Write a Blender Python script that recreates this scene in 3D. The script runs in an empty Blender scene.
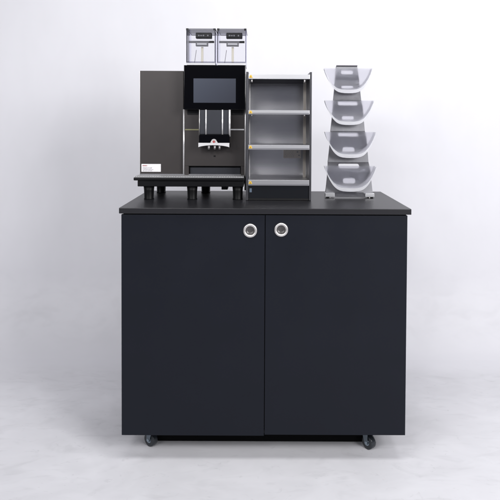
import bpy, bmesh, math, random
from mathutils import Vector, Matrix
random.seed(4)
S = bpy.context.scene
COL = S.collection
PI = math.pi

# ------------------------------------------------------------------ materials
def new_mat(name):
    m = bpy.data.materials.new(name); m.use_nodes = True
    nt = m.node_tree
    return m, nt, nt.nodes['Principled BSDF']

def pmat(name, col, rough=.5, metal=0., spec=.5, coat=0., var=0., vscale=30., rvar=0., bump=0., bscale=400., stretch=None, emit=None, es=0.):
    """Principled material with procedural variation of colour, roughness and relief."""
    m, nt, b = new_mat(name)
    L = nt.links.new; N = nt.nodes.new
    b.inputs['Base Color'].default_value = (*col, 1)
    b.inputs['Roughness'].default_value = rough
    b.inputs['Metallic'].default_value = metal
    b.inputs['Specular IOR Level'].default_value = spec
    b.inputs['Coat Weight'].default_value = coat
    b.inputs['Coat Roughness'].default_value = .08
    tc = N('ShaderNodeTexCoord')
    mp = N('ShaderNodeMapping'); L(tc.outputs['Object'], mp.inputs['Vector'])
    if stretch: mp.inputs['Scale'].default_value = stretch
    if var or rvar:
        n = N('ShaderNodeTexNoise'); n.inputs['Scale'].default_value = vscale; n.inputs['Detail'].default_value = 5
        L(mp.outputs['Vector'], n.inputs['Vector'])
        if var:
            r = N('ShaderNodeMapRange'); L(n.outputs['Fac'], r.inputs['Value'])
            r.inputs['From Min'].default_value = .3; r.inputs['From Max'].default_value = .7
            r.inputs['To Min'].default_value = 1-var; r.inputs['To Max'].default_value = 1+var
            v = N('ShaderNodeVectorMath'); v.operation = 'SCALE'
            v.inputs[0].default_value = col; L(r.outputs['Result'], v.inputs['Scale'])
            L(v.outputs['Vector'], b.inputs['Base Color'])
        if rvar:
            r = N('ShaderNodeMapRange'); L(n.outputs['Fac'], r.inputs['Value'])
            r.inputs['From Min'].default_value = .3; r.inputs['From Max'].default_value = .7
            r.inputs['To Min'].default_value = max(0, rough-rvar); r.inputs['To Max'].default_value = rough+rvar
            L(r.outputs['Result'], b.inputs['Roughness'])
    if bump:
        n2 = N('ShaderNodeTexNoise'); n2.inputs['Scale'].default_value = bscale; n2.inputs['Detail'].default_value = 4
        L(mp.outputs['Vector'], n2.inputs['Vector'])
        bp = N('ShaderNodeBump'); bp.inputs['Strength'].default_value = bump; bp.inputs['Distance'].default_value = .001
        L(n2.outputs['Fac'], bp.inputs['Height']); L(bp.outputs['Normal'], b.inputs['Normal'])
    if emit:
        b.inputs['Emission Color'].default_value = (*emit, 1); b.inputs['Emission Strength'].default_value = es
    return m

M = {}
M['front'] = pmat('anthracite_laminate', (.0060, .0074, .0124), .45, spec=.19, var=.05, vscale=5, rvar=.03)
M['top'] = pmat('counter_laminate', (.0120, .0118, .0145), .37, spec=.38)
M['carcass'] = pmat('carcass_board', (.011, .012, .015), .6, var=.1)
M['taupe'] = pmat('taupe_metallic', (.041, .036, .0355), .40, metal=.25, spec=.45, var=.05, vscale=14, bump=.06, bscale=1500)
M['taupe2'] = pmat('slate_panel', (.030, .032, .040), .38, metal=.25, spec=.45, var=.05, vscale=20)
M['black'] = pmat('black_plastic', (.0035, .0035, .0045), .36, spec=.28, var=.15, vscale=60)
M['rubber'] = pmat('black_rubber', (.006, .006, .0065), .5, spec=.3, var=.2, vscale=80)
M['glassblack'] = pmat('black_glass', (.0012, .0012, .002), .1, spec=.3)
M['chrome'] = pmat('chrome', (.80, .79, .80), .16, metal=1, rvar=.05, vscale=40)
M['rod'] = pmat('polished_rod', (.84, .83, .84), .30, metal=.6)
M['post'] = pmat('slotted_post', (.36, .33, .30), .42, metal=.4)
M['steel'] = pmat('satin_steel', (.66, .64, .63), .42, metal=1, rvar=.05, vscale=50)
M['brass'] = pmat('olive_brass_strip', (.30, .29, .17), .35, metal=.8)
M['grey'] = pmat('mid_grey_plastic', (.17, .17, .185), .45)
M['light'] = pmat('pale_plastic', (.62, .62, .64), .45)
M['cream'] = pmat('cream_slider', (.58, .55, .46), .45)
M['white'] = pmat('white_sticker', (.78, .76, .78), .5)
M['beige'] = pmat('beige_label', (.80, .74, .70), .5, var=.04, vscale=300)
M['cup'] = pmat('dark_satin_cup', (.11, .105, .105), .38, metal=.7)
M['forkm'] = pmat('blued_steel', (.16, .19, .22), .35, metal=.85)
M['shadeblack'] = pmat('matt_black_shade', (.0025, .0025, .003), .7, spec=.1)  # black for the added rail that stands in for shade
M['lip'] = pmat('bright_lip', (.88, .87, .88), .25, metal=.45)
M['foot'] = pmat('foot_black', (.0035, .0035, .004), .45, spec=.15)
M['frame'] = pmat('frame_grey', (.10, .10, .11), .4)
M['plate'] = pmat('plate_grey', (.42, .42, .44), .5)
M['ink'] = pmat('grey_ink', (.16, .15, .17), .5)
M['red'] = pmat('red_ink', (.42, .22, .22), .5)
M['yellow'] = pmat('yellow_sticker', (.70, .46, .06), .45)
M['side'] = pmat('dark_side_sheet', (.060, .060, .068), .38, metal=.5, var=.06, vscale=25)
M['base'] = pmat('blue_black_base', (.006, .007, .0095), .34, spec=.3)
M['holed'] = pmat('stand_steel', (.165, .165, .178), .42, metal=.65, rvar=.06, vscale=60, var=.08)
M['standlight'] = pmat('bright_flange_steel', (.60, .60, .62), .35, metal=.8)
M['wheel'] = pmat('caster_tyre', (.020, .024, .030), .3, spec=.5)
M['zinc'] = pmat('zinc_plate', (.35, .42, .48), .3, metal=1)
M['redled'] = pmat('red_badge', (.35, .07, .07), .3)

def brushed(name, col, rough, axis, amt=.10):
    m, nt, b = new_mat(name); L = nt.links.new; N = nt.nodes.new
    b.inputs['Metallic'].default_value = 1
    tc = N('ShaderNodeTexCoord'); mp = N('ShaderNodeMapping'); L(tc.outputs['Object'], mp.inputs['Vector'])
    sc = [900, 900, 900]; sc['xyz'.index(axis)] = 9
    mp.inputs['Scale'].default_value = sc
    n = N('ShaderNodeTexNoise'); n.inputs['Scale'].default_value = 1; n.inputs['Detail'].default_value = 3; L(mp.outputs['Vector'], n.inputs['Vector'])
    n2 = N('ShaderNodeTexNoise'); n2.inputs['Scale'].default_value = 9; n2.inputs['Detail'].default_value = 3; L(tc.outputs['Object'], n2.inputs['Vector'])
    ad = N('ShaderNodeMath'); ad.operation = 'ADD'; L(n.outputs['Fac'], ad.inputs[0]); ad.inputs[1].default_value = .5
    r = N('ShaderNodeMapRange'); L(ad.outputs[0], r.inputs['Value']); r.inputs['From Min'].default_value = .7; r.inputs['From Max'].default_value = 1.3
    r.inputs['To Min'].default_value = rough-.006; r.inputs['To Max'].default_value = rough+.008
    L(r.outputs['Result'], b.inputs['Roughness'])
    r2 = N('ShaderNodeMapRange'); L(n.outputs['Fac'], r2.inputs['Value']); r2.inputs['From Min'].default_value = .3; r2.inputs['From Max'].default_value = .7
    r2.inputs['To Min'].default_value = 1-amt; r2.inputs['To Max'].default_value = 1+amt
    v = N('ShaderNodeVectorMath'); v.operation = 'SCALE'; v.inputs[0].default_value = col; L(r2.outputs['Result'], v.inputs['Scale']); L(v.outputs['Vector'], b.inputs['Base Color'])
    return m
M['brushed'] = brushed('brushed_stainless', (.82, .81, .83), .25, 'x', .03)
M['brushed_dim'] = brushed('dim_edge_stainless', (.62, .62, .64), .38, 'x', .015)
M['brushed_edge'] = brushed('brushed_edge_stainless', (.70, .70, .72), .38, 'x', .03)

def clear(name, tint, gloss=.12, rough=.05):
    m = bpy.data.materials.new(name); m.use_nodes = True; nt = m.node_tree; nt.nodes.clear(); N = nt.nodes.new; L = nt.links.new
    o = N('ShaderNodeOutputMaterial'); mx = N('ShaderNodeMixShader'); t = N('ShaderNodeBsdfTransparent'); g = N('ShaderNodeBsdfGlossy')
    t.inputs['Color'].default_value = (*tint, 1); g.inputs['Roughness'].default_value = rough; g.inputs['Color'].default_value = (.9, .9, .95, 1)
    lw = N('ShaderNodeLayerWeight'); lw.inputs['Blend'].default_value = gloss
    L(lw.outputs['Fresnel'], mx.inputs['Fac']); L(t.outputs[0], mx.inputs[1]); L(g.outputs[0], mx.inputs[2]); L(mx.outputs[0], o.inputs['Surface'])
    return m
M['clear'] = clear('clear_polycarbonate', (.975, .975, .982), .16)
M['smoke'] = clear('smoked_edge', (.50, .50, .58), .25)

def frosted():
    m = bpy.data.materials.new('frosted_acrylic'); m.use_nodes = True; nt = m.node_tree; nt.nodes.clear(); N = nt.nodes.new; L = nt.links.new
    o = N('ShaderNodeOutputMaterial'); mx = N('ShaderNodeMixShader'); p = N('ShaderNodeBsdfPrincipled'); t = N('ShaderNodeBsdfTranslucent')
    p.inputs['Base Color'].default_value = (.90, .90, .925, 1); p.inputs['Roughness'].default_value = .4
    p.inputs['Transmission Weight'].default_value = 1.; p.inputs['IOR'].default_value = 1.13
    p.inputs['Specular IOR Level'].default_value = .3
    tc = N('ShaderNodeTexCoord'); n = N('ShaderNodeTexNoise'); n.inputs['Scale'].default_value = 35; n.inputs['Detail'].default_value = 3
    L(tc.outputs['Object'], n.inputs['Vector'])
    r = N('ShaderNodeMapRange'); r.inputs['To Min'].default_value = .38; r.inputs['To Max'].default_value = .46; L(n.outputs['Fac'], r.inputs['Value']); L(r.outputs['Result'], p.inputs['Roughness'])
    t.inputs['Color'].default_value = (.85, .85, .90, 1)
    mx.inputs['Fac'].default_value = .03
    tr = N('ShaderNodeBsdfTransparent'); tr.inputs['Color'].default_value = (.95, .95, .97, 1); m2 = N('ShaderNodeMixShader'); m2.inputs['Fac'].default_value = .06
    L(p.outputs[0], mx.inputs[1]); L(t.outputs[0], mx.inputs[2]); L(mx.outputs[0], m2.inputs[1]); L(tr.outputs[0], m2.inputs[2]); L(m2.outputs[0], o.inputs['Surface'])
    return m
M['frost'] = frosted()
def milky():
    m = bpy.data.materials.new('frosted_curved_wall'); m.use_nodes = True; nt = m.node_tree; nt.nodes.clear(); N = nt.nodes.new; L = nt.links.new
    o = N('ShaderNodeOutputMaterial'); mx = N('ShaderNodeMixShader'); m2 = N('ShaderNodeMixShader'); d = N('ShaderNodeBsdfDiffuse'); t = N('ShaderNodeBsdfTranslucent'); tr = N('ShaderNodeBsdfTransparent')
    d.inputs['Color'].default_value = (.84, .84, .87, 1); t.inputs['Color'].default_value = (.9, .9, .93, 1)
    tc = N('ShaderNodeTexCoord'); n = N('ShaderNodeTexNoise'); n.inputs['Scale'].default_value = 40; L(tc.outputs['Object'], n.inputs['Vector'])
    r = N('ShaderNodeMapRange'); r.inputs['To Min'].default_value = .40; r.inputs['To Max'].default_value = .55; L(n.outputs['Fac'], r.inputs['Value']); L(r.outputs['Result'], mx.inputs['Fac'])
    L(d.outputs[0], mx.inputs[1]); L(t.outputs[0], mx.inputs[2]); m2.inputs['Fac'].default_value = .18
    L(mx.outputs[0], m2.inputs[1]); L(tr.outputs[0], m2.inputs[2]); L(m2.outputs[0], o.inputs['Surface'])
    return m
M['milky'] = milky()

def ground_mat(name, floor):
    m, nt, b = new_mat(name); N = nt.nodes.new; L = nt.links.new
    b.inputs['Roughness'].default_value = .62; b.inputs['Specular IOR Level'].default_value = .25
    tc = N('ShaderNodeTexCoord')
    def noise(scale, det, sc=(1, 1, 1), rot=0, dist=0.):
        mp = N('ShaderNodeMapping'); mp.inputs['Scale'].default_value = sc; mp.inputs['Rotation'].default_value = (0, 0, rot)
        L(tc.outputs['Object'], mp.inputs['Vector'])
        n = N('ShaderNodeTexNoise'); n.inputs['Scale'].default_value = scale; n.inputs['Detail'].default_value = det; n.inputs['Distortion'].default_value = dist
        L(mp.outputs['Vector'], n.inputs['Vector']); return n.outputs['Fac']
    def rng(v, a, c, lo, hi):
        r = N('ShaderNodeMapRange'); L(v, r.inputs['Value'])
        for k, x in zip(('From Min', 'From Max', 'To Min', 'To Max'), (a, c, lo, hi)): r.inputs[k].default_value = x
        return r.outputs['Result']
    def mul(a, c):
        k = N('ShaderNodeMath'); k.operation = 'MULTIPLY'; L(a, k.inputs[0]); L(c, k.inputs[1]); return k.outputs[0]
    sp = N('ShaderNodeSeparateXYZ'); L(tc.outputs['Object'], sp.inputs[0])
    def lerp1(f, k):      # 1 where k is 0, f where k is 1
        m_ = N('ShaderNodeMix'); m_.data_type = 'FLOAT'; L(k, m_.inputs[0]); m_.inputs[2].default_value = 1.; L(f, m_.inputs[3]); return m_.outputs[0]
    if floor:
        f = rng(noise(1.4, 4, dist=.4), .3, .7, .95, 1.03)
        f = mul(f, rng(noise(4.5, 6, (1, 1.5, 1), .5, 1.2), .32, .7, .95, 1.03))
        f = mul(f, rng(noise(3.4, 8, (1, 2.6, 1), -.5, 2.2), .55, .74, 1, .90))
        f = mul(f, rng(noise(19, 7, (1, 1.4, 1), .6, 1.4), .64, .78, 1, .86))
        f = mul(f, rng(noise(90, 3), .71, .80, 1, .72))
        f = mul(f, rng(noise(3.1, 2), .3, .7, .90, .90))
        # walked-on paint gives way to the cleaner sweep towards the wall
        ny = N('ShaderNodeMath'); ny.operation = 'MULTIPLY_ADD'; L(noise(2.6, 6, dist=.8), ny.inputs[0]); ny.inputs[1].default_value = .42; L(sp.outputs['Y'], ny.inputs[2])
        f = lerp1(f, mul(rng(ny.outputs[0], 1.02, 1.40, 1, 0), rng(sp.outputs['Y'], .90, WALL_Y-COVE-.005, 1, 0)))
    else:
        f = rng(noise(1.3, 4, (1, 1, .6)), .3, .7, .975, 1.02)
        f = mul(f, rng(noise(5, 5, (1.6, 1, .8)), .3, .7, .985, 1.01))
        low = rng(sp.outputs['Z'], .10, .50, 1, 0)
        dirt = rng(noise(6, 7, (1, 1, 2.2), .2, .8), .45, .8, 1, .91)
        f = mul(f, lerp1(dirt, low))
        f = lerp1(f, rng(sp.outputs['Z'], .0, .14, 0, 1))
    col = (.768, .763, .797)
    v = N('ShaderNodeVectorMath'); v.operation = 'SCALE'; v.inputs[0].default_value = col; L(f, v.inputs['Scale']); L(v.outputs['Vector'], b.inputs['Base Color'])
    bp = N('ShaderNodeBump'); bp.inputs['Strength'].default_value = .12 if floor else .06; bp.inputs['Distance'].default_value = .004
    L(noise(14, 7, dist=.6), bp.inputs['Height']); L(bp.outputs['Normal'], b.inputs['Normal'])
    return m
WALL_Y, COVE = 1.50, .40
M['floor'] = ground_mat('white_painted_floor', True)
M['wall'] = ground_mat('white_painted_wall', False)

def grid_mat():
    """Perforated steel drip grid: fine cross pattern as relief and tone."""
    m, nt, b = new_mat('drip_grid_steel'); N = nt.nodes.new; L = nt.links.new
    b.inputs['Metallic'].default_value = .35; b.inputs['Roughness'].default_value = .3
    b.inputs['Base Color'].default_value = (.50, .50, .51, 1)
    return m
M['grid'] = grid_mat()

def screen_mat():
    m, nt, b = new_mat('touch_screen'); N = nt.nodes.new; L = nt.links.new
    b.inputs['Base Color'].default_value = (.02, .022, .03, 1); b.inputs['Roughness'].default_value = .2
    tc = N('ShaderNodeTexCoord'); sp = N('ShaderNodeSeparateXYZ'); L(tc.outputs['Object'], sp.inputs[0])
    # reflection painted as a glow: slate blue, a little paler at its upper left
    ad = N('ShaderNodeMath'); ad.operation = 'SUBTRACT'; L(sp.outputs['Z'], ad.inputs[0]); L(sp.outputs['X'], ad.inputs[1])
    r = N('ShaderNodeMapRange'); L(ad.outputs[0], r.inputs['Value']); r.inputs['From Min'].default_value = 1.65; r.inputs['From Max'].default_value = 1.90
    cr = N('ShaderNodeValToRGB'); L(r.outputs['Result'], cr.inputs['Fac'])
    cr.color_ramp.elements[0].color = (.028, .030, .040, 1); cr.color_ramp.elements[1].color = (.062, .072, .098, 1)
    L(cr.outputs['Color'], b.inputs['Emission Color']); b.inputs['Emission Strength'].default_value = .75
    return m
M['screen'] = screen_mat()

# ------------------------------------------------------------------ mesh helpers
def box(bm, x0, x1, y0, y1, z0, z1, bev=0., seg=2):
    v = [bm.verts.new(p) for p in ((x0,y0,z0),(x1,y0,z0),(x1,y1,z0),(x0,y1,z0),(x0,y0,z1),(x1,y0,z1),(x1,y1,z1),(x0,y1,z1))]
    fs = [bm.faces.new([v[i] for i in q]) for q in ((0,3,2,1),(4,5,6,7),(0,1,5,4),(1,2,6,5),(2,3,7,6),(3,0,4,7))]
    if bev:
        es = list({e for f in fs for e in f.edges})
        bmesh.ops.bevel(bm, geom=es, offset=bev, segments=seg, affect='EDGES', profile=.6)
    return bm

def cyl(bm, a, c, r0, r1=None, n=24, caps=True):
    a, c = Vector(a), Vector(c); r1 = r0 if r1 is None else r1
    d = (c-a); q = d.to_track_quat('Z', 'Y')
    A = [bm.verts.new(a + q @ Vector((r0*math.cos(2*PI*i/n), r0*math.sin(2*PI*i/n), 0))) for i in range(n)]
    B = [bm.verts.new(c + q @ Vector((r1*math.cos(2*PI*i/n), r1*math.sin(2*PI*i/n), 0))) for i in range(n)]
    for i in range(n):
        f = bm.faces.new((A[i], A[(i+1) % n], B[(i+1) % n], B[i])); f.smooth = True
    if caps:
        bm.faces.new(A[::-1]); bm.faces.new(B)
    return bm

def lathe(bm, prof, centre, axis='z', n=40, closed=False):
    """prof: (radius, height) along the axis."""
    rings = []
    for r, h in prof:
        ring = []
        for i in range(n):
            t = 2*PI*i/n; c, s = r*math.cos(t), r*math.sin(t)
            p = {'z': (c, s, h), 'y': (c, h, s), 'x': (h, c, s)}[axis]
            ring.append(bm.verts.new(Vector(centre)+Vector(p)))
        rings.append(ring)
    m = len(rings)
    for k in range(m if closed else m-1):
        A, B = rings[k], rings[(k+1) % m]
        for i in range(n):
            f = bm.faces.new((A[i], A[(i+1) % n], B[(i+1) % n], B[i])); f.smooth = True
    if not closed:
        bm.faces.new(rings[0][::-1]); bm.faces.new(rings[-1])
    bmesh.ops.recalc_face_normals(bm, faces=bm.faces[:])
    return bm

def new(): return bmesh.new()

def obj(name, bm, mat, parent=None, loc=None, mods=None, normals=True):
    if normals: bmesh.ops.recalc_face_normals(bm, faces=bm.faces[:])
    me = bpy.data.meshes.new(name); bm.to_mesh(me); bm.free()
    me.materials.append(M[mat] if isinstance(mat, str) else mat)
    o = bpy.data.objects.new(name, me); COL.objects.link(o)
    if parent:
        o.parent = parent
        p = parent; off = Vector((0, 0, 0))
        while p: off += p.location; p = p.parent
        o.location = -off          # meshes are written in world metres
    if loc: o.location = loc
    return o

def thing(name, label, cat, loc, group=None):
    o = bpy.data.objects.new(name, None); COL.objects.link(o); o.location = loc
    o.empty_display_size = .1
    o['label'] = label; o['category'] = cat
    if group: o['group'] = group
    return o

def simple(name, mat, parent, *a, **k):
    return obj(name, box(new(), *a, **k), mat, parent)

# ------------------------------------------------------------------ setting
bm = new()
ys = [-6 + i*((WALL_Y-COVE+6)/40) for i in range(41)]; xs = [-4.5 + i*9/40 for i in range(41)]
g = [[bm.verts.new((x, y, 0)) for x in xs] for y in ys]
for j in range(40):
    for i in range(40): bm.faces.new((g[j][i], g[j][i+1], g[j+1][i+1], g[j+1][i]))
o = obj('floor', bm, 'floor'); o['kind'] = 'structure'
bm = new()
prof = [(WALL_Y-COVE, 0)] + [(WALL_Y-COVE+COVE*math.sin(t*PI/2/14), COVE-COVE*math.cos(t*PI/2/14)) for t in range(1, 15)] + [(WALL_Y, z) for z in (.7, 1.2, 2., 2.7, 3.4)]
g = [[bm.verts.new((x, y, z)) for x in xs] for y, z in prof]
for j in range(len(prof)-1):
    for i in range(40):
        f = bm.faces.new((g[j][i], g[j][i+1], g[j+1][i+1], g[j+1][i])); f.smooth = True
o = obj('wall', bm, 'wall'); o['kind'] = 'structure'

# ------------------------------------------------------------------ cabinet
CT = 1.058                      # counter height
cab = thing('storage_cabinet', 'wide anthracite two-door cabinet on casters under the coffee machine', 'cabinet', (.0225, .30, 0))
obj('countertop', box(new(), -.577, .622, -.010, .632, CT-.0235, CT, bev=.0022), 'top', cab)
bm = new()
box(bm, -.565, -.547, .0192, .610, .1105, CT-.0240)       # sides
box(bm, .589, .607, .0192, .610, .1105, CT-.0240)
box(bm, -.5468, .5888, .0215, .605, .1115, .1290)
box(bm, -.5468, .5888, .0215, .605, CT-.045, CT-.0245)
box(bm, -.5468, .5888, .600, .6085, .1292, CT-.0453)
box(bm, .0130, .0290, .0230, .5990, .1292, CT-.0453)
obj('carcass', bm, 'carcass', cab)
bm = new(); box(bm, -.460, .462, .1560, .172, .0040, .1098, bev=.001); obj('gap_shade_rail', bm, 'shadeblack', cab)  # added bar behind the front casters, darkens the gap in place of shade
DZ = CT-.0285
for side, (a, b, dz, hx, hz) in {'l': (-.5695, .0212, -.0045, -.0390, .9650), 'r': (.0243, .6085, 0., .0889, .9690)}.items():
    # a laminate panel with a bored round hole for the pull
    bm = new()
    z0, z1 = .1135+dz, DZ
    n = 48; R = .0265
    outer = [(a, z0), (b, z0), (b, z1), (a, z1)]
    def loop(pts, y):
        vs = [bm.verts.new((p[0], y, p[1])) for p in pts]
        return vs, [bm.edges.new((vs[i], vs[(i+1) % len(vs)])) for i in range(len(vs))]
    circ = [(hx+R*math.cos(2*PI*i/n), hz+R*math.sin(2*PI*i/n)) for i in range(n)]
    ovf, oef = loop(outer, .0012); ivf, ief = loop(circ, .0012)
    bmesh.ops.triangle_fill(bm, edges=oef+ief, use_beauty=True)
    ivb, _ = loop(circ, .0165)
    for i in range(n): bm.faces.new((ivf[i], ivf[(i+1) % n], ivb[(i+1) % n], ivb[i]))
    bm.faces.new(ivb)
    ovb, _ = loop(outer, .0188)
    for i in range(4): bm.faces.new((ovf[i], ovf[(i+1) % 4], ovb[(i+1) % 4], ovb[i]))
    bm.faces.new(ovb)
    d = obj('door', bm, 'front', cab)
    bv = d.modifiers.new('bevel', 'BEVEL'); bv.width = .0009; bv.segments = 2; bv.limit_method = 'ANGLE'
    # flush ring pull
    bm = new()
    lathe(bm, [(.0178, .011), (.0172, .004), (.0178, -.0012), (.0205, -.0040), (.0250, -.0046), (.0280, -.0030), (.0296, .0006), (.0290, .0010)], (hx, 0, hz), 'y', n=56, closed=True)
    h = obj('ring_pull', bm, 'steel', d)
    bm = new(); lathe(bm, [(.0001, .0125), (.0100, .0122), (.0160, .0108), (.0172, .0085), (.0170, .0140), (.0001, .0150)], (hx, 0, hz), 'y', n=48)
    obj('pull_cup', bm, 'cup', h)

def caster(x, y, ang):
    c = bpy.data.objects.new('caster', None); COL.objects.link(c); c.parent = cab
    c.location = Vector((x, y, 0)) - cab.location
    c.rotation_euler = (0, 0, ang); c.empty_display_size = .03
    r = .0300; off = .012
    def put(name, bm, mat, ):
        bmesh.ops.recalc_face_normals(bm, faces=bm.faces[:])
        me = bpy.data.meshes.new(name); bm.to_mesh(me); bm.free(); me.materials.append(M[mat])
        o = bpy.data.objects.new(name, me); COL.objects.link(o); o.parent = c; return o
    bm = new(); box(bm, -.026, .026, -.021, .021, .1055, .1090, bev=.0008); put('mounting_plate', bm, 'zinc')
    bm = new(); lathe(bm, [(.019, .094), (.021, .099), (.019, .105)], (0, 0, 0), 'z', n=28); put('swivel', bm, 'zinc')
    # two-armed fork raked back to the axle
    bm = new()
    for s in (-1, 1):
        pr = [(-.018, .094), (.016, .094), (off+.010, r-.004), (off-.008, r-.006)]
        A = [bm.verts.new((px, s*.0190, pz)) for px, pz in pr]; B = [bm.verts.new((px, s*.0168, pz)) for px, pz in pr]
        bm.faces.new(A); bm.faces.new(B[::-1])
        for i in range(4): bm.faces.new((A[i], A[(i+1) % 4], B[(i+1) % 4], B[i]))
    box(bm, -.018, .016, -.0190, .0190, .0915, .0945)
    put('fork', bm, 'forkm')
    bm = new(); lathe(bm, [(r-.006, -.0138), (r-.001, -.0125), (r, -.008), (r, .008), (r-.001, .0125), (r-.006, .0138)], (off, 0, r), 'y', n=40)
    put('wheel', bm, 'wheel')
    bm = new(); lathe(bm, [(.006, -.0200), (.006, .0200)], (off, 0, r), 'y', n=20)
    lathe(bm, [(.013, -.0146), (.013, .0146)], (off, 0, r), 'y', n=28); put('hub', bm, 'zinc')
    return c
caster(-.460, .118, math.radians(142)); caster(.470, .118, math.radians(-52))
caster(-.468, .540, math.radians(40)); caster(.466, .540, math.radians(15))

# ------------------------------------------------------------------ coffee machine
cm = thing('coffee_machine', 'taupe and black automatic coffee machine with touch screen and two clear bean hoppers', 'coffee machine', (-.32, .42, CT))
# side module
sm = obj('side_module', box(new(), -.5625, -.3590, .360, .600, 1.1580, 1.6500, bev=.0016), 'taupe', cm)
bm = new(); box(bm, -.5645, -.5628, .3625, .598, 1.1600, 1.6490); obj('edge_strip', bm, 'steel', sm)
st = simple('sticker', 'white', sm, -.5560, -.4650, .3590, .3598, 1.1770, 1.2135)
bm = new()
for k, (x0, x1) in enumerate(((-.5510, -.5330), (-.5320, -.5290))):
    box(bm, x0, x1, .3585, .3589, 1.2030, 1.2080)
st2 = obj('red_print', bm, 'red', st)
bm = new(); random.seed(7)
for row, z in enumerate((1.1965, 1.1915, 1.1865, 1.1815)):
    x = -.5500
    while x < -.503:
        w = random.uniform(.003, .009)
        if x+w > -.500: break
        box(bm, x, x+w, .3585, .3589, z-.0008, z+.0008); x += w+random.uniform(.0012, .003)
obj('small_print', bm, 'ink', st)
# main body with a tray recess
bm = new()
box(bm, -.3515, -.0715, .3400, .600, 1.2065, 1.6735, bev=.0015)
box(bm, -.3515, -.3320, .3400, .600, 1.1500, 1.2063)
box(bm, -.0885, -.0715, .3400, .600, 1.1500, 1.2063)
body = obj('body', bm, 'taupe', cm)
simple('tray_recess', 'black', body, -.3318, -.0887, .3700, .590, 1.1502, 1.2060)
simple('recess_panel', 'taupe2', body, -.3270, -.0930, .3600, .3698, 1.1510, 1.1980)
bm = new(); cyl(bm, (-.3555, .3460, 1.150), (-.3555, .3460, 1.470), .0044, n=16); box(bm, -.3560, -.3525, .3480, .598, 1.150, 1.470)
obj('chrome_strip', bm, 'rod', body)
bm = new(); cyl(bm, (-.0685, .3420, 1.093), (-.0685, .3420, 1.660), .0034, n=16); box(bm, -.0712, -.0675, .3440, .598, 1.155, 1.660)
obj('chrome_strip', bm, 'rod', body)
simple('trim_line', 'brass', body, -.3490, -.2855, .3370, .3398, 1.3730, 1.3785)
simple('trim_line', 'light', body, -.1395, -.0740, .3370, .3398, 1.3740, 1.3800)

# touch display
dp = obj('display', box(new(), -.3490, -.0690, .2900, .3370, 1.4680, 1.6705, bev=.0025, seg=3), 'glassblack', cm)
simple('screen', 'screen', dp, -.3045, -.1115, .2892, .2899, 1.4995, 1.6100)
simple('display_mount', 'black', dp, -.3380, -.0800, .3372, .3399, 1.4450, 1.6600)

# dispensing head
sp = obj('dispensing_head', box(new(), -.2755, -.1395, .2780, .3395, 1.3555, 1.4660, bev=.002), 'taupe2', cm)
for x, r in ((-.2760, .0019), (-.2462, .0034), (-.1712, .0034), (-.1385, .0046)):
    bm = new(); cyl(bm, (x, .2745, 1.3460), (x, .2745, 1.4675), r, n=18)
    obj('chrome_rod', bm, 'rod' if r > .002 else 'steel', sp)
bm = new(); box(bm, -.2770, -.1378, .2660, .3395, 1.3140, 1.3550, bev=.003); obj('lower_housing', bm, 'glassblack', sp)
# curved steel lip below the housing
bm = new(); n = 24; A = []
for i in range(n+1):
    t = i/n; x = -.2790+t*.1400
    zt = 1.3170; zb = 1.2975+.0095*math.sin(PI*t)**.7
    A.append([bm.verts.new((x, y, z)) for y, z in ((.2600-.004*math.sin(PI*t), zb), (.2600-.004*math.sin(PI*t), zt), (.3300, zt), (.3300, zb))])
for i in range(n):
    for k in range(4):
        f = bm.faces.new((A[i][k], A[i+1][k], A[i+1][(k+1) % 4], A[i][(k+1) % 4])); f.smooth = False
bm.faces.new(A[0]); bm.faces.new(A[-1][::-1])
obj('steel_lip', bm, 'lip', sp)
bm = new(); lathe(bm, [(.0125, -.002), (.0125, .004), (.009, .006)], (-.2085, .2590, 1.3225), 'y', n=32); bg = obj('round_badge', bm, 'steel', sp)
bm = new(); lathe(bm, [(.0055, -.0032), (.0055, .0)], (-.2085, .2585, 1.3225), 'y', n=28); obj('badge_centre', bm, 'redled', bg)
for s in (-1, 1):
    bm = new(); cyl(bm, (-.2085+s*.016, .2640, 1.3150), (-.2085+s*.010, .2580, 1.3230), .0035, n=12); obj('nozzle_guard', bm, 'steel', sp)
for x in (-.2330, -.2060, -.1840):
    bm = new(); cyl(bm, (x, .2800, 1.2870), (x, .2800, 1.3060), .0048, .0062, n=16); obj('spout', bm, 'steel', sp)
bm = new(); box(bm, -.1465, -.1370, .2640, .330, 1.2950, 1.3128, bev=.001); obj('side_cap', bm, 'black', sp)
simple('sensor_dot', 'black', body, -.2150, -.2070, .3372, .3399, 1.2500, 1.2560)

# drip tray with a crosswise grid
TX0, TX1 = -.5700, -.0690
bm = new()
box(bm, TX0, TX1, .2460, .5900, 1.1460, 1.1600, bev=.003)
box(bm, TX0+.016, TX1-.004, .2560, .5800, 1.1180, 1.1458, bev=.003)
tray = obj('drip_tray', bm, 'black', cm)
bm = new()
nb = 64
for i in range(nb):
    x = TX0+.006+(TX1-TX0-.012)*i/(nb-1)
    box(bm, x-.0019, x+.0019, .2455, .3400, 1.1585+.002, 1.1650, bev=.0006)
for k in range(6):
    y = .2500+k*.0165
    box(bm, TX0+.004, TX1-.004, y-.0011, y+.0011, 1.1602, 1.1632)
gr = obj('drip_grid', bm, 'grid', tray)
simple('rear_ledge', 'grey', tray, TX0+.010, TX1-.006, .3402, .3560, 1.1604, 1.1680)
for (x, y, zb) in ((-.5070, .285, 0), (-.3090, .285, 0), (-.1010, .285, 0), (-.4930, .545, 0), (-.2700, .545, 0), (-.1080, .545, 0)):
    bm = new(); lathe(bm, [(.0225, .0000), (.0232, .0025), (.0215, .006), (.0228, .0400), (.0245, .0600)], (x, y, CT), 'z', n=32)
    f = obj('foot', bm, 'foot', tray)
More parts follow.
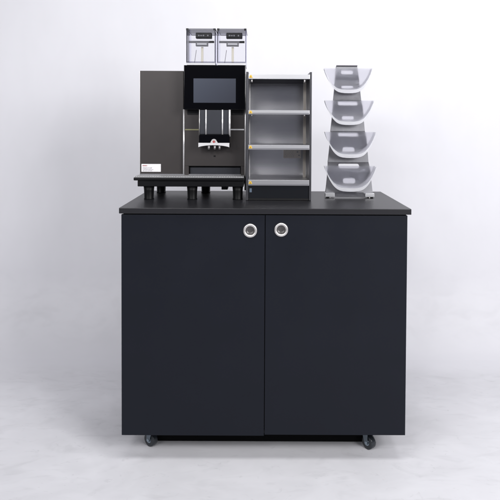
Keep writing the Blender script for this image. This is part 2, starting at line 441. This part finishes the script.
bm = new(); box(bm, -.1790, -.1500, .3400, .420, 1.0960, 1.1178, bev=.002); obj('drain_valve', bm, 'black', tray)

# bean hoppers
def hopper(x0, x1):
    h = bpy.data.objects.new('bean_hopper', None); COL.objects.link(h); h.parent = cm
    h.location = Vector(((x0+x1)/2, .40, 1.676)) - cm.location; h.empty_display_size = .05
    z0, z1 = 1.6850, 1.8370; y0, y1 = .322, .520; t = .0024
    bm = new()
    box(bm, x0, x1, y0, y0+t, z0, z1); box(bm, x0, x1, y1-t, y1, z0, z1)
    box(bm, x0, x0+t, y0+t+.0003, y1-t-.0003, z0, z1); box(bm, x1-t, x1, y0+t+.0003, y1-t-.0003, z0, z1)
    obj('bin', bm, 'clear', h)
    bm = new()      # thicker moulded corners read as grey lines
    for x in (x0+.0012, x1-.0012):
        box(bm, x-.0018, x+.0018, y0-.0012, y0-.0002, z0, z1)
    box(bm, x0+.004, x1-.004, y0-.0012, y0-.0002, z0+.0005, z0+.0045)
    obj('corner_edge', bm, 'smoke', h)
    bm = new(); box(bm, x0+.001, x1-.001, y0+.002, y1-.002, 1.6745, 1.6848, bev=.001); obj('hopper_base', bm, 'light', h)
    bm = new(); box(bm, x0-.0015, x1+.0015, y0-.003, y0+.007, z1+.0003, z1+.0050, bev=.001)
    box(bm, x0-.0015, x1+.0015, y1-.008, y1+.002, z1+.0003, z1+.0050, bev=.001)
    for xa, xb in ((x0-.0015, x0+.004), (x1-.004, x1+.0015)): box(bm, xa, xb, y0+.0072, y1-.0082, z1+.0003, z1+.0048)
    lid = obj('lid', bm, 'grey', h)
    for x in (x0+.004, x1-.004):
        bm = new(); box(bm, x-.0055, x+.0055, y0-.0046, y0-.0032, z1-.0045, z1+.0052, bev=.0005); obj('corner_clip', bm, 'black', lid)
    bm = new(); box(bm, x0+.0042, x1-.0042, y0+.0072, y1-.0082, z1+.0012, z1+.0030); obj('lid_window', bm, 'clear', lid)
    w = x1-x0; c = (x0+x1)/2
    # lock block under the lid with its keyway
    bm = new(); box(bm, c-.027, c+.048, .345, .375, 1.8000, 1.8270, bev=.004, seg=3); lk = obj('lock_block', bm, 'black', h)
    bm = new()
    for dx in (-.012, .010, .030): cyl(bm, (c+dx, .3430, 1.8130), (c+dx, .3449, 1.8130), .0034, n=16)
    box(bm, c-.006, c+.004, .3430, .3448, 1.8110, 1.8145)
    obj('lock_screw', bm, 'grey', lk)
    bm = new(); box(bm, x0+.006, x1-.008,   .3520, .3620, 1.7800, 1.7895, bev=.001); br = obj('shutter_bar', bm, 'frame', h)
    bm = new(); box(bm, x1-.030, x1-.009, .3500, .3518, 1.7796, 1.7893); obj('bar_end', bm, 'black', br)
    bm = new(); box(bm, c-.025, c+.032, .330, .350, 1.7625, 1.7845, bev=.0015); pl = obj('name_plate', bm, 'frame', h)
    bm = new(); box(bm, c-.019, c+.026, .3286, .3298, 1.7680, 1.7760); obj('plate_insert', bm, 'plate', pl)
    bm = new(); box(bm, c-.002, c+.0085, .352, .358, 1.6855, 1.7605, bev=.001); obj('slide_rod', bm, 'cream', h)
    bm = new(); cyl(bm, (c-.036, .380, 1.6860), (c-.027, .380, 1.7500), .0011, n=8); obj('wire', bm, 'ink', h)
    return h
hopper(-.3410, -.2075); hopper(-.1985, -.0660)

# ------------------------------------------------------------------ cup shelf
cs = thing('cup_warmer', 'open stainless steel cup warmer rack with four shelf edges beside the coffee machine', 'shelf unit', (.085, .39, CT))
SX0, SX1, SY0, SY1 = -.0630, .2320, .2430, .5600
for a, b in ((SX0, SX0+.0105), (SX1-.0095, SX1)):
    bm = new(); box(bm, a, b, SY0, SY1, CT+.0015, 1.6375, bev=.0012); obj('side_panel', bm, 'side', cs)
IX0, IX1 = SX0+.0108, SX1-.0098
simple('back_panel', 'brushed', cs, IX0, IX1, SY1-.004, SY1-.001, 1.1180, 1.6240)
zt = [(1.6060, 1.6250), (1.4475, 1.4645), (1.2890, 1.3080), (1.1270, 1.1500)]
for i, (za, zb) in enumerate(zt):
    bm = new()
    box(bm, IX0, IX1, SY0+.0045, SY1-.0045, zb-.0040, zb)               # shelf plate
    box(bm, IX0, IX1, SY0+.0005, SY0+.0042, za, zb+.0012, bev=.0010)      # folded front edge
    box(bm, IX0, IX1, SY0+.0045, SY0+.0160, za, za+.0015)
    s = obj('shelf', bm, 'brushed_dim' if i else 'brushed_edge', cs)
    if i: 
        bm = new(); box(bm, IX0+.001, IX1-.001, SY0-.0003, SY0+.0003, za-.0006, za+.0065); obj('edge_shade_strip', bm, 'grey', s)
    # warning triangle sticker
    bm = new(); x = IX0+.0095; zc = (za+zb)/2+.001; hh = .0072
    pts = [(x-.0084, zc-hh*.85), (x+.0084, zc-hh*.85), (x+.0035, zc+hh*.9), (x-.0035, zc+hh*.9)]
    A = [bm.verts.new((p[0], SY0-.0006, p[1])) for p in pts]; B = [bm.verts.new((p[0], SY0-.0012, p[1])) for p in pts]
    bm.faces.new(A); bm.faces.new(B[::-1])
    for k in range(4): bm.faces.new((A[k], A[(k+1) % 4], B[(k+1) % 4], B[k]))
    w = obj('warning_sticker', bm, 'yellow', s)
    bm = new(); p3 = [(x-.0042, zc-.0045), (x+.0042, zc-.0045), (x, zc+.0038)]
    A = [bm.verts.new((p[0], SY0-.0014, p[1])) for p in p3]; B = [bm.verts.new((p[0], SY0-.0017, p[1])) for p in p3]
    bm.faces.new(A); bm.faces.new(B[::-1])
    for k in range(3): bm.faces.new((A[k], A[(k+1) % 3], B[(k+1) % 3], B[k]))
    obj('triangle_mark', bm, pmat('amber_mark', (.35, .18, .02), .5), w)
# slotted posts inside the side walls
for a, b in ((.2050, .2185), (IX0+.0004, IX0+.0040)):
    for k in range(3):
        zlo, zhi = zt[k+1][1]+.0004, zt[k][0]-.0044
        bm = new(); box(bm, a, b, .400, .406, zlo, zhi, bev=.0006); p = obj('slotted_post', bm, 'post' if a > 0 else 'steel', cs)
# screws beneath the two upper shelves
for k in (0, 1):
    for x in (IX0+.014, IX1-.022):
        bm = new(); cyl(bm, (x, .2600, zt[k][0]-.0001), (x, .2600, zt[k][0]-.008 if k else zt[k][0]-.014), .0045, n=16)
        obj('screw', bm, 'steel', cs)
simple('hanging_lamp_rail', 'side', cs, IX0+.004, IX1-.004, .430, .444, 1.5960, 1.6200)
# rating plate
rp = simple('rating_plate', 'beige', cs, .118, .205, .5520, .5558, 1.2330, 1.2760)
bm = new(); random.seed(11)
for row in range(6):
    z = 1.2700-row*.0058; x = .122
    while x < .170:
        w = random.uniform(.003, .010); box(bm, x, min(x+w, .172), .5510, .5518, z-.0014, z); x += w+.003
box(bm, .184, .192, .5510, .5518, 1.2600, 1.2680); box(bm, .192, .200, .5510, .5518, 1.2440, 1.2500)
obj('plate_print', bm, 'plate', rp)
bs = simple('base_box', 'base', cs, IX0, IX1, SY0+.0060, SY1-.006, CT+.0100, 1.1262)
bm = new(); box(bm, IX0+.006, IX0+.016, SY0+.0048, SY0+.0059, 1.0950, 1.1130, bev=.0004); obj('switch', bm, pmat('switch_blue', (.10, .13, .17), .3), bs)
simple('base_slot', 'rubber', bs, IX0+.001, IX1-.001, SY0+.0040, SY0+.0058, CT+.0020, CT+.0098)

# ------------------------------------------------------------------ stand for the frosted bins
sd = thing('bin_stand', 'tapering folded grey sheet steel stand with slots holding four frosted bins', 'stand', (.4215, .45, CT))
def edge_x(z):
    t = (z-1.0674)/(1.6952-1.0674)
    return .3100+t*(.3835-.3100), .5335+t*(.4885-.5335)
# side profile: steep facets joined by facets folded back
P = [(.372, 1.082), (.398, 1.190), (.432, 1.222), (.448, 1.340), (.480, 1.370), (.500, 1.492), (.530, 1.524), (.560, 1.640), (.585, 1.697)]
holes = {0: (.5, .058, .0245), 1: (.45, .098, .030), 2: (.5, .058, .0245), 3: (.45, .098, .026), 4: (.5, .058, .0245), 5: (.45, .096, .028), 6: (.52, .060, .022), 7: (.42, .060, .022)}
bm = new()
for k in range(len(P)-1):
    (ya, za), (yb, zb) = P[k], P[k+1]
    xl0, xr0 = edge_x(za); xl1, xr1 = edge_x(zb)
    L = math.hypot(yb-ya, zb-za)
    def pt(x, t): return (x, ya+(yb-ya)*t, za+(zb-za)*t)
    out = [bm.verts.new(pt(xl0, 0)), bm.verts.new(pt(xr0, 0)), bm.verts.new(pt(xr1, 1)), bm.verts.new(pt(xl1, 1))]
    oe = [bm.edges.new((out[i], out[(i+1) % 4])) for i in range(4)]
    tc_, w, h = holes[k]; cx = (xl0+xr0+xl1+xr1)/4; h = min(h, L*.72); r = min(.008, h*.4)
    pts = []
    for (sx, sz, a0) in ((1, 1, 0), (-1, 1, 90), (-1, -1, 180), (1, -1, 270)):
        for q in range(6):
            a = math.radians(a0+q*18); pts.append((cx+sx*(w/2-r)+r*math.cos(a), tc_+(sz*(h/2-r)+r*math.sin(a))/L))
    iv = [bm.verts.new(pt(x, t)) for x, t in pts]
    ie = [bm.edges.new((iv[i], iv[(i+1) % len(iv)])) for i in range(len(iv))]
    bmesh.ops.triangle_fill(bm, edges=oe+ie, use_beauty=True)
bmesh.ops.remove_doubles(bm, verts=bm.verts[:], dist=.0002)
sh = obj('folded_sheet', bm, 'holed', sd)
so = sh.modifiers.new('thick', 'SOLIDIFY'); so.thickness = .0016; so.offset = 0
# side flanges running back, feet
for idx, s in ((0, 1), (1, -1)):
    bm = new()
    for k in range(len(P)-1):
        (ya, za), (yb, zb) = P[k], P[k+1]
        a = edge_x(za)[idx]; b = edge_x(zb)[idx]
        v = [bm.verts.new(p) for p in ((a+s*.0002, ya+.001, za), (b+s*.0002, yb+.001, zb), (b+s*.0002, yb+.018, zb), (a+s*.0002, ya+.018, za))]
        bm.faces.new(v)
    fl = obj('side_flange', bm, 'holed', sd)
    so = fl.modifiers.new('thick', 'SOLIDIFY'); so.thickness = .0014; so.offset = 0
# front apron sloping to the counter
bm = new()
v = [bm.verts.new(p) for p in ((.345, .350, CT+.006), (.500, .350, CT+.006), (.488, .371, 1.0815), (.356, .371, 1.0815))]
bm.faces.new(v); ap = obj('apron', bm, 'holed', sd)
so = ap.modifiers.new('thick', 'SOLIDIFY'); so.thickness = .0016
for s, x in ((-1, .3290), (1, .5150)):
    bm = new(); box(bm, x-.0215, x+.0215, .3450, .3900, CT+.0060, CT+.0225, bev=.0015); tb = obj('foot_tab', bm, 'standlight', sd)
    bm = new(); cyl(bm, (x+s*.010, .353, CT+.0002), (x+s*.010, .353, CT+.0060), .0068, n=18); obj('rubber_foot', bm, 'rubber', tb)
    bm = new(); cyl(bm, (x, .352, CT+.0040), (x, .540, CT+.0040), .0032, n=12); obj('base_rod', bm, 'steel', tb)
    bm = new(); cyl(bm, (x, .540, CT+.0040), (x+(-s)*.040, .500, 1.45), .0030, n=12)
    obj('rear_brace', bm, 'steel', tb)
bm = new(); box(bm, .383, .489, .5780, .5870, 1.6975, 1.7010, bev=.0008); obj('top_hem', bm, 'ink', sd)

# ------------------------------------------------------------------ frosted bins
SH = [(0, 1), (.10, .975), (.20, .943), (.32, .900), (.43, .853), (.55, .795), (.65, .735), (.75, .668), (.84, .585), (.90, .512), (.95, .415), (.98, .300), (.995, .16), (1, 0)]
def bin_thing(xa, xb, ztop, zbot, yf, depth, label):
    cx = (xa+xb)/2; hw = (xb-xa)/2; H = ztop-zbot
    root = thing('frosted_bin', label, 'bin', (cx, yf+depth/2, zbot), 'frosted bins hung on the steel stand')
    def outline(sw, sh_, y, inset=0.):
        pts = []
        for t, w in SH: pts.append((cx-w*(hw*sw-inset), y, ztop-t*(H*sh_-inset)))
        for t, w in SH[-2::-1]: pts.append((cx+w*(hw*sw-inset), y, ztop-t*(H*sh_-inset)))
        return pts
    n = len(SH)*2-1; th = .0022; bw, bh = .99, .83
    def cap(A):
        m = n//2
        for i in range(m):
            l0, l1, r0, r1 = A[i], A[i+1], A[n-1-i], A[n-2-i]
            if l1 is r1: bm.faces.new((l0, l1, r0))
            else: bm.faces.new((l0, l1, r1, r0))
    def panel(name, sw, sh_, y, t):
        A = [bm.verts.new(p) for p in outline(sw, sh_, y)]; B = [bm.verts.new(p) for p in outline(sw, sh_, y+t)]
        cap(A); cap(B)
        for i in range(n): bm.faces.new((A[i], A[(i+1) % n], B[(i+1) % n], B[i]))
        return obj(name, bm, 'frost', root)
    bm = new(); panel('front_panel', .984, .868, yf+.0004, th)
    bm = new(); panel('back_panel', bw, bh, yf+depth-th, th)
    rows = [outline(1, 1, yf), outline(bw, bh, yf+depth-th-.0002), outline(bw*.985, bh*.93, yf+depth-th-.0002), outline(.985, .875, yf)]
    bm = new(); V = [[bm.verts.new(p) for p in r] for r in rows]
    for q, (A, B) in enumerate(((V[0], V[1]), (V[1], V[2]), (V[2], V[3]), (V[3], V[0]))):
        for i in range(n-1):
            f = bm.faces.new((A[i], A[i+1], B[i+1], B[i])); f.smooth = q in (0, 2)
    for e in (0, n-1): bm.faces.new((V[0][e], V[1][e], V[2][e], V[3][e]))
    obj('curved_wall', bm, 'milky', root)
    # hanging lip that hooks into the slot of the stand
    bm = new(); box(bm, cx-.040, cx+.040, yf+depth+.0004, yf+depth+.012, ztop-.0060, ztop-.0030, bev=.0006)
    obj('hook_lip', bm, 'frost', root)
    return root
bin_thing(.3145, .5515, 1.6785, 1.5560, .500, .055, 'topmost frosted clear plastic bin on the steel stand')
bin_thing(.3115, .5495, 1.5185, 1.4000, .440, .055, 'second frosted clear plastic bin from the top of the stand')
bin_thing(.3070, .5500, 1.3670, 1.2440, .385, .055, 'third frosted clear plastic bin from the top of the stand')
bin_thing(.3010, .5420, 1.2075, 1.0905, .328, .055, 'lowest frosted clear plastic bin, just above the counter')

# ------------------------------------------------------------------ camera
cam = bpy.data.cameras.new('camera'); co = bpy.data.objects.new('camera', cam); COL.objects.link(co)
cam.sensor_width = 36; cam.lens = 610/500*36
cam.shift_x = -10/500; cam.shift_y = -(250-(123+610*math.tan(math.radians(1.5))))/500
cam.clip_end = 50
co.location = (0, -2.5, 1.408)
fwd = Vector((0, math.cos(math.radians(1.5)), -math.sin(math.radians(1.5))))
q = fwd.to_track_quat('-Z', 'Y')
co.rotation_mode = 'QUATERNION'
from mathutils import Quaternion
co.rotation_quaternion = q @ Quaternion((0, 0, 1), math.radians(.25))
S.camera = co

# ------------------------------------------------------------------ studio lamps
def area(name, loc, target, w, h, power, col=(1, 1, 1)):
    l = bpy.data.lights.new(name, 'AREA'); l.shape = 'RECTANGLE'; l.size = w; l.size_y = h; l.energy = power; l.color = col
    o = bpy.data.objects.new(name, l); COL.objects.link(o); o.location = loc
    o.rotation_euler = (Vector(target)-Vector(loc)).to_track_quat('-Z', 'Y').to_euler()
    return o
area('softbox_key', (2.5, -2.9, 2.5), (.4, 1.2, .5), 1.7, 1.5, 147, (1, .995, 1.))
area('softbox_fill', (-2.6, -3.3, 2.6), (-.8, 1.2, .5), 1.9, 1.6, 62, (.99, .99, 1))
area('softbox_top', (.3, -.75, 3.7), (.1, .3, .1), 2.2, .8, 50, (1, 1, 1))
area('softbox_front', (-.8, -3.0, 2.68), (.1, .5, 1.3), .9, .42, 28, (1, .99, 1))
w = bpy.data.worlds.new('World'); S.world = w; w.use_nodes = True
w.node_tree.nodes['Background'].inputs['Color'].default_value = (.80, .83, 1, 1)
w.node_tree.nodes['Background'].inputs['Strength'].default_value = .12
S.view_settings.view_transform = 'Standard'; S.view_settings.look = 'None'; S.view_settings.exposure = 0; S.view_settings.gamma = 1
S.cycles.max_bounces = 10; S.cycles.transmission_bounces = 8; S.cycles.transparent_max_bounces = 16
S.cycles.caustics_refractive = True
S.render.film_transparent = False
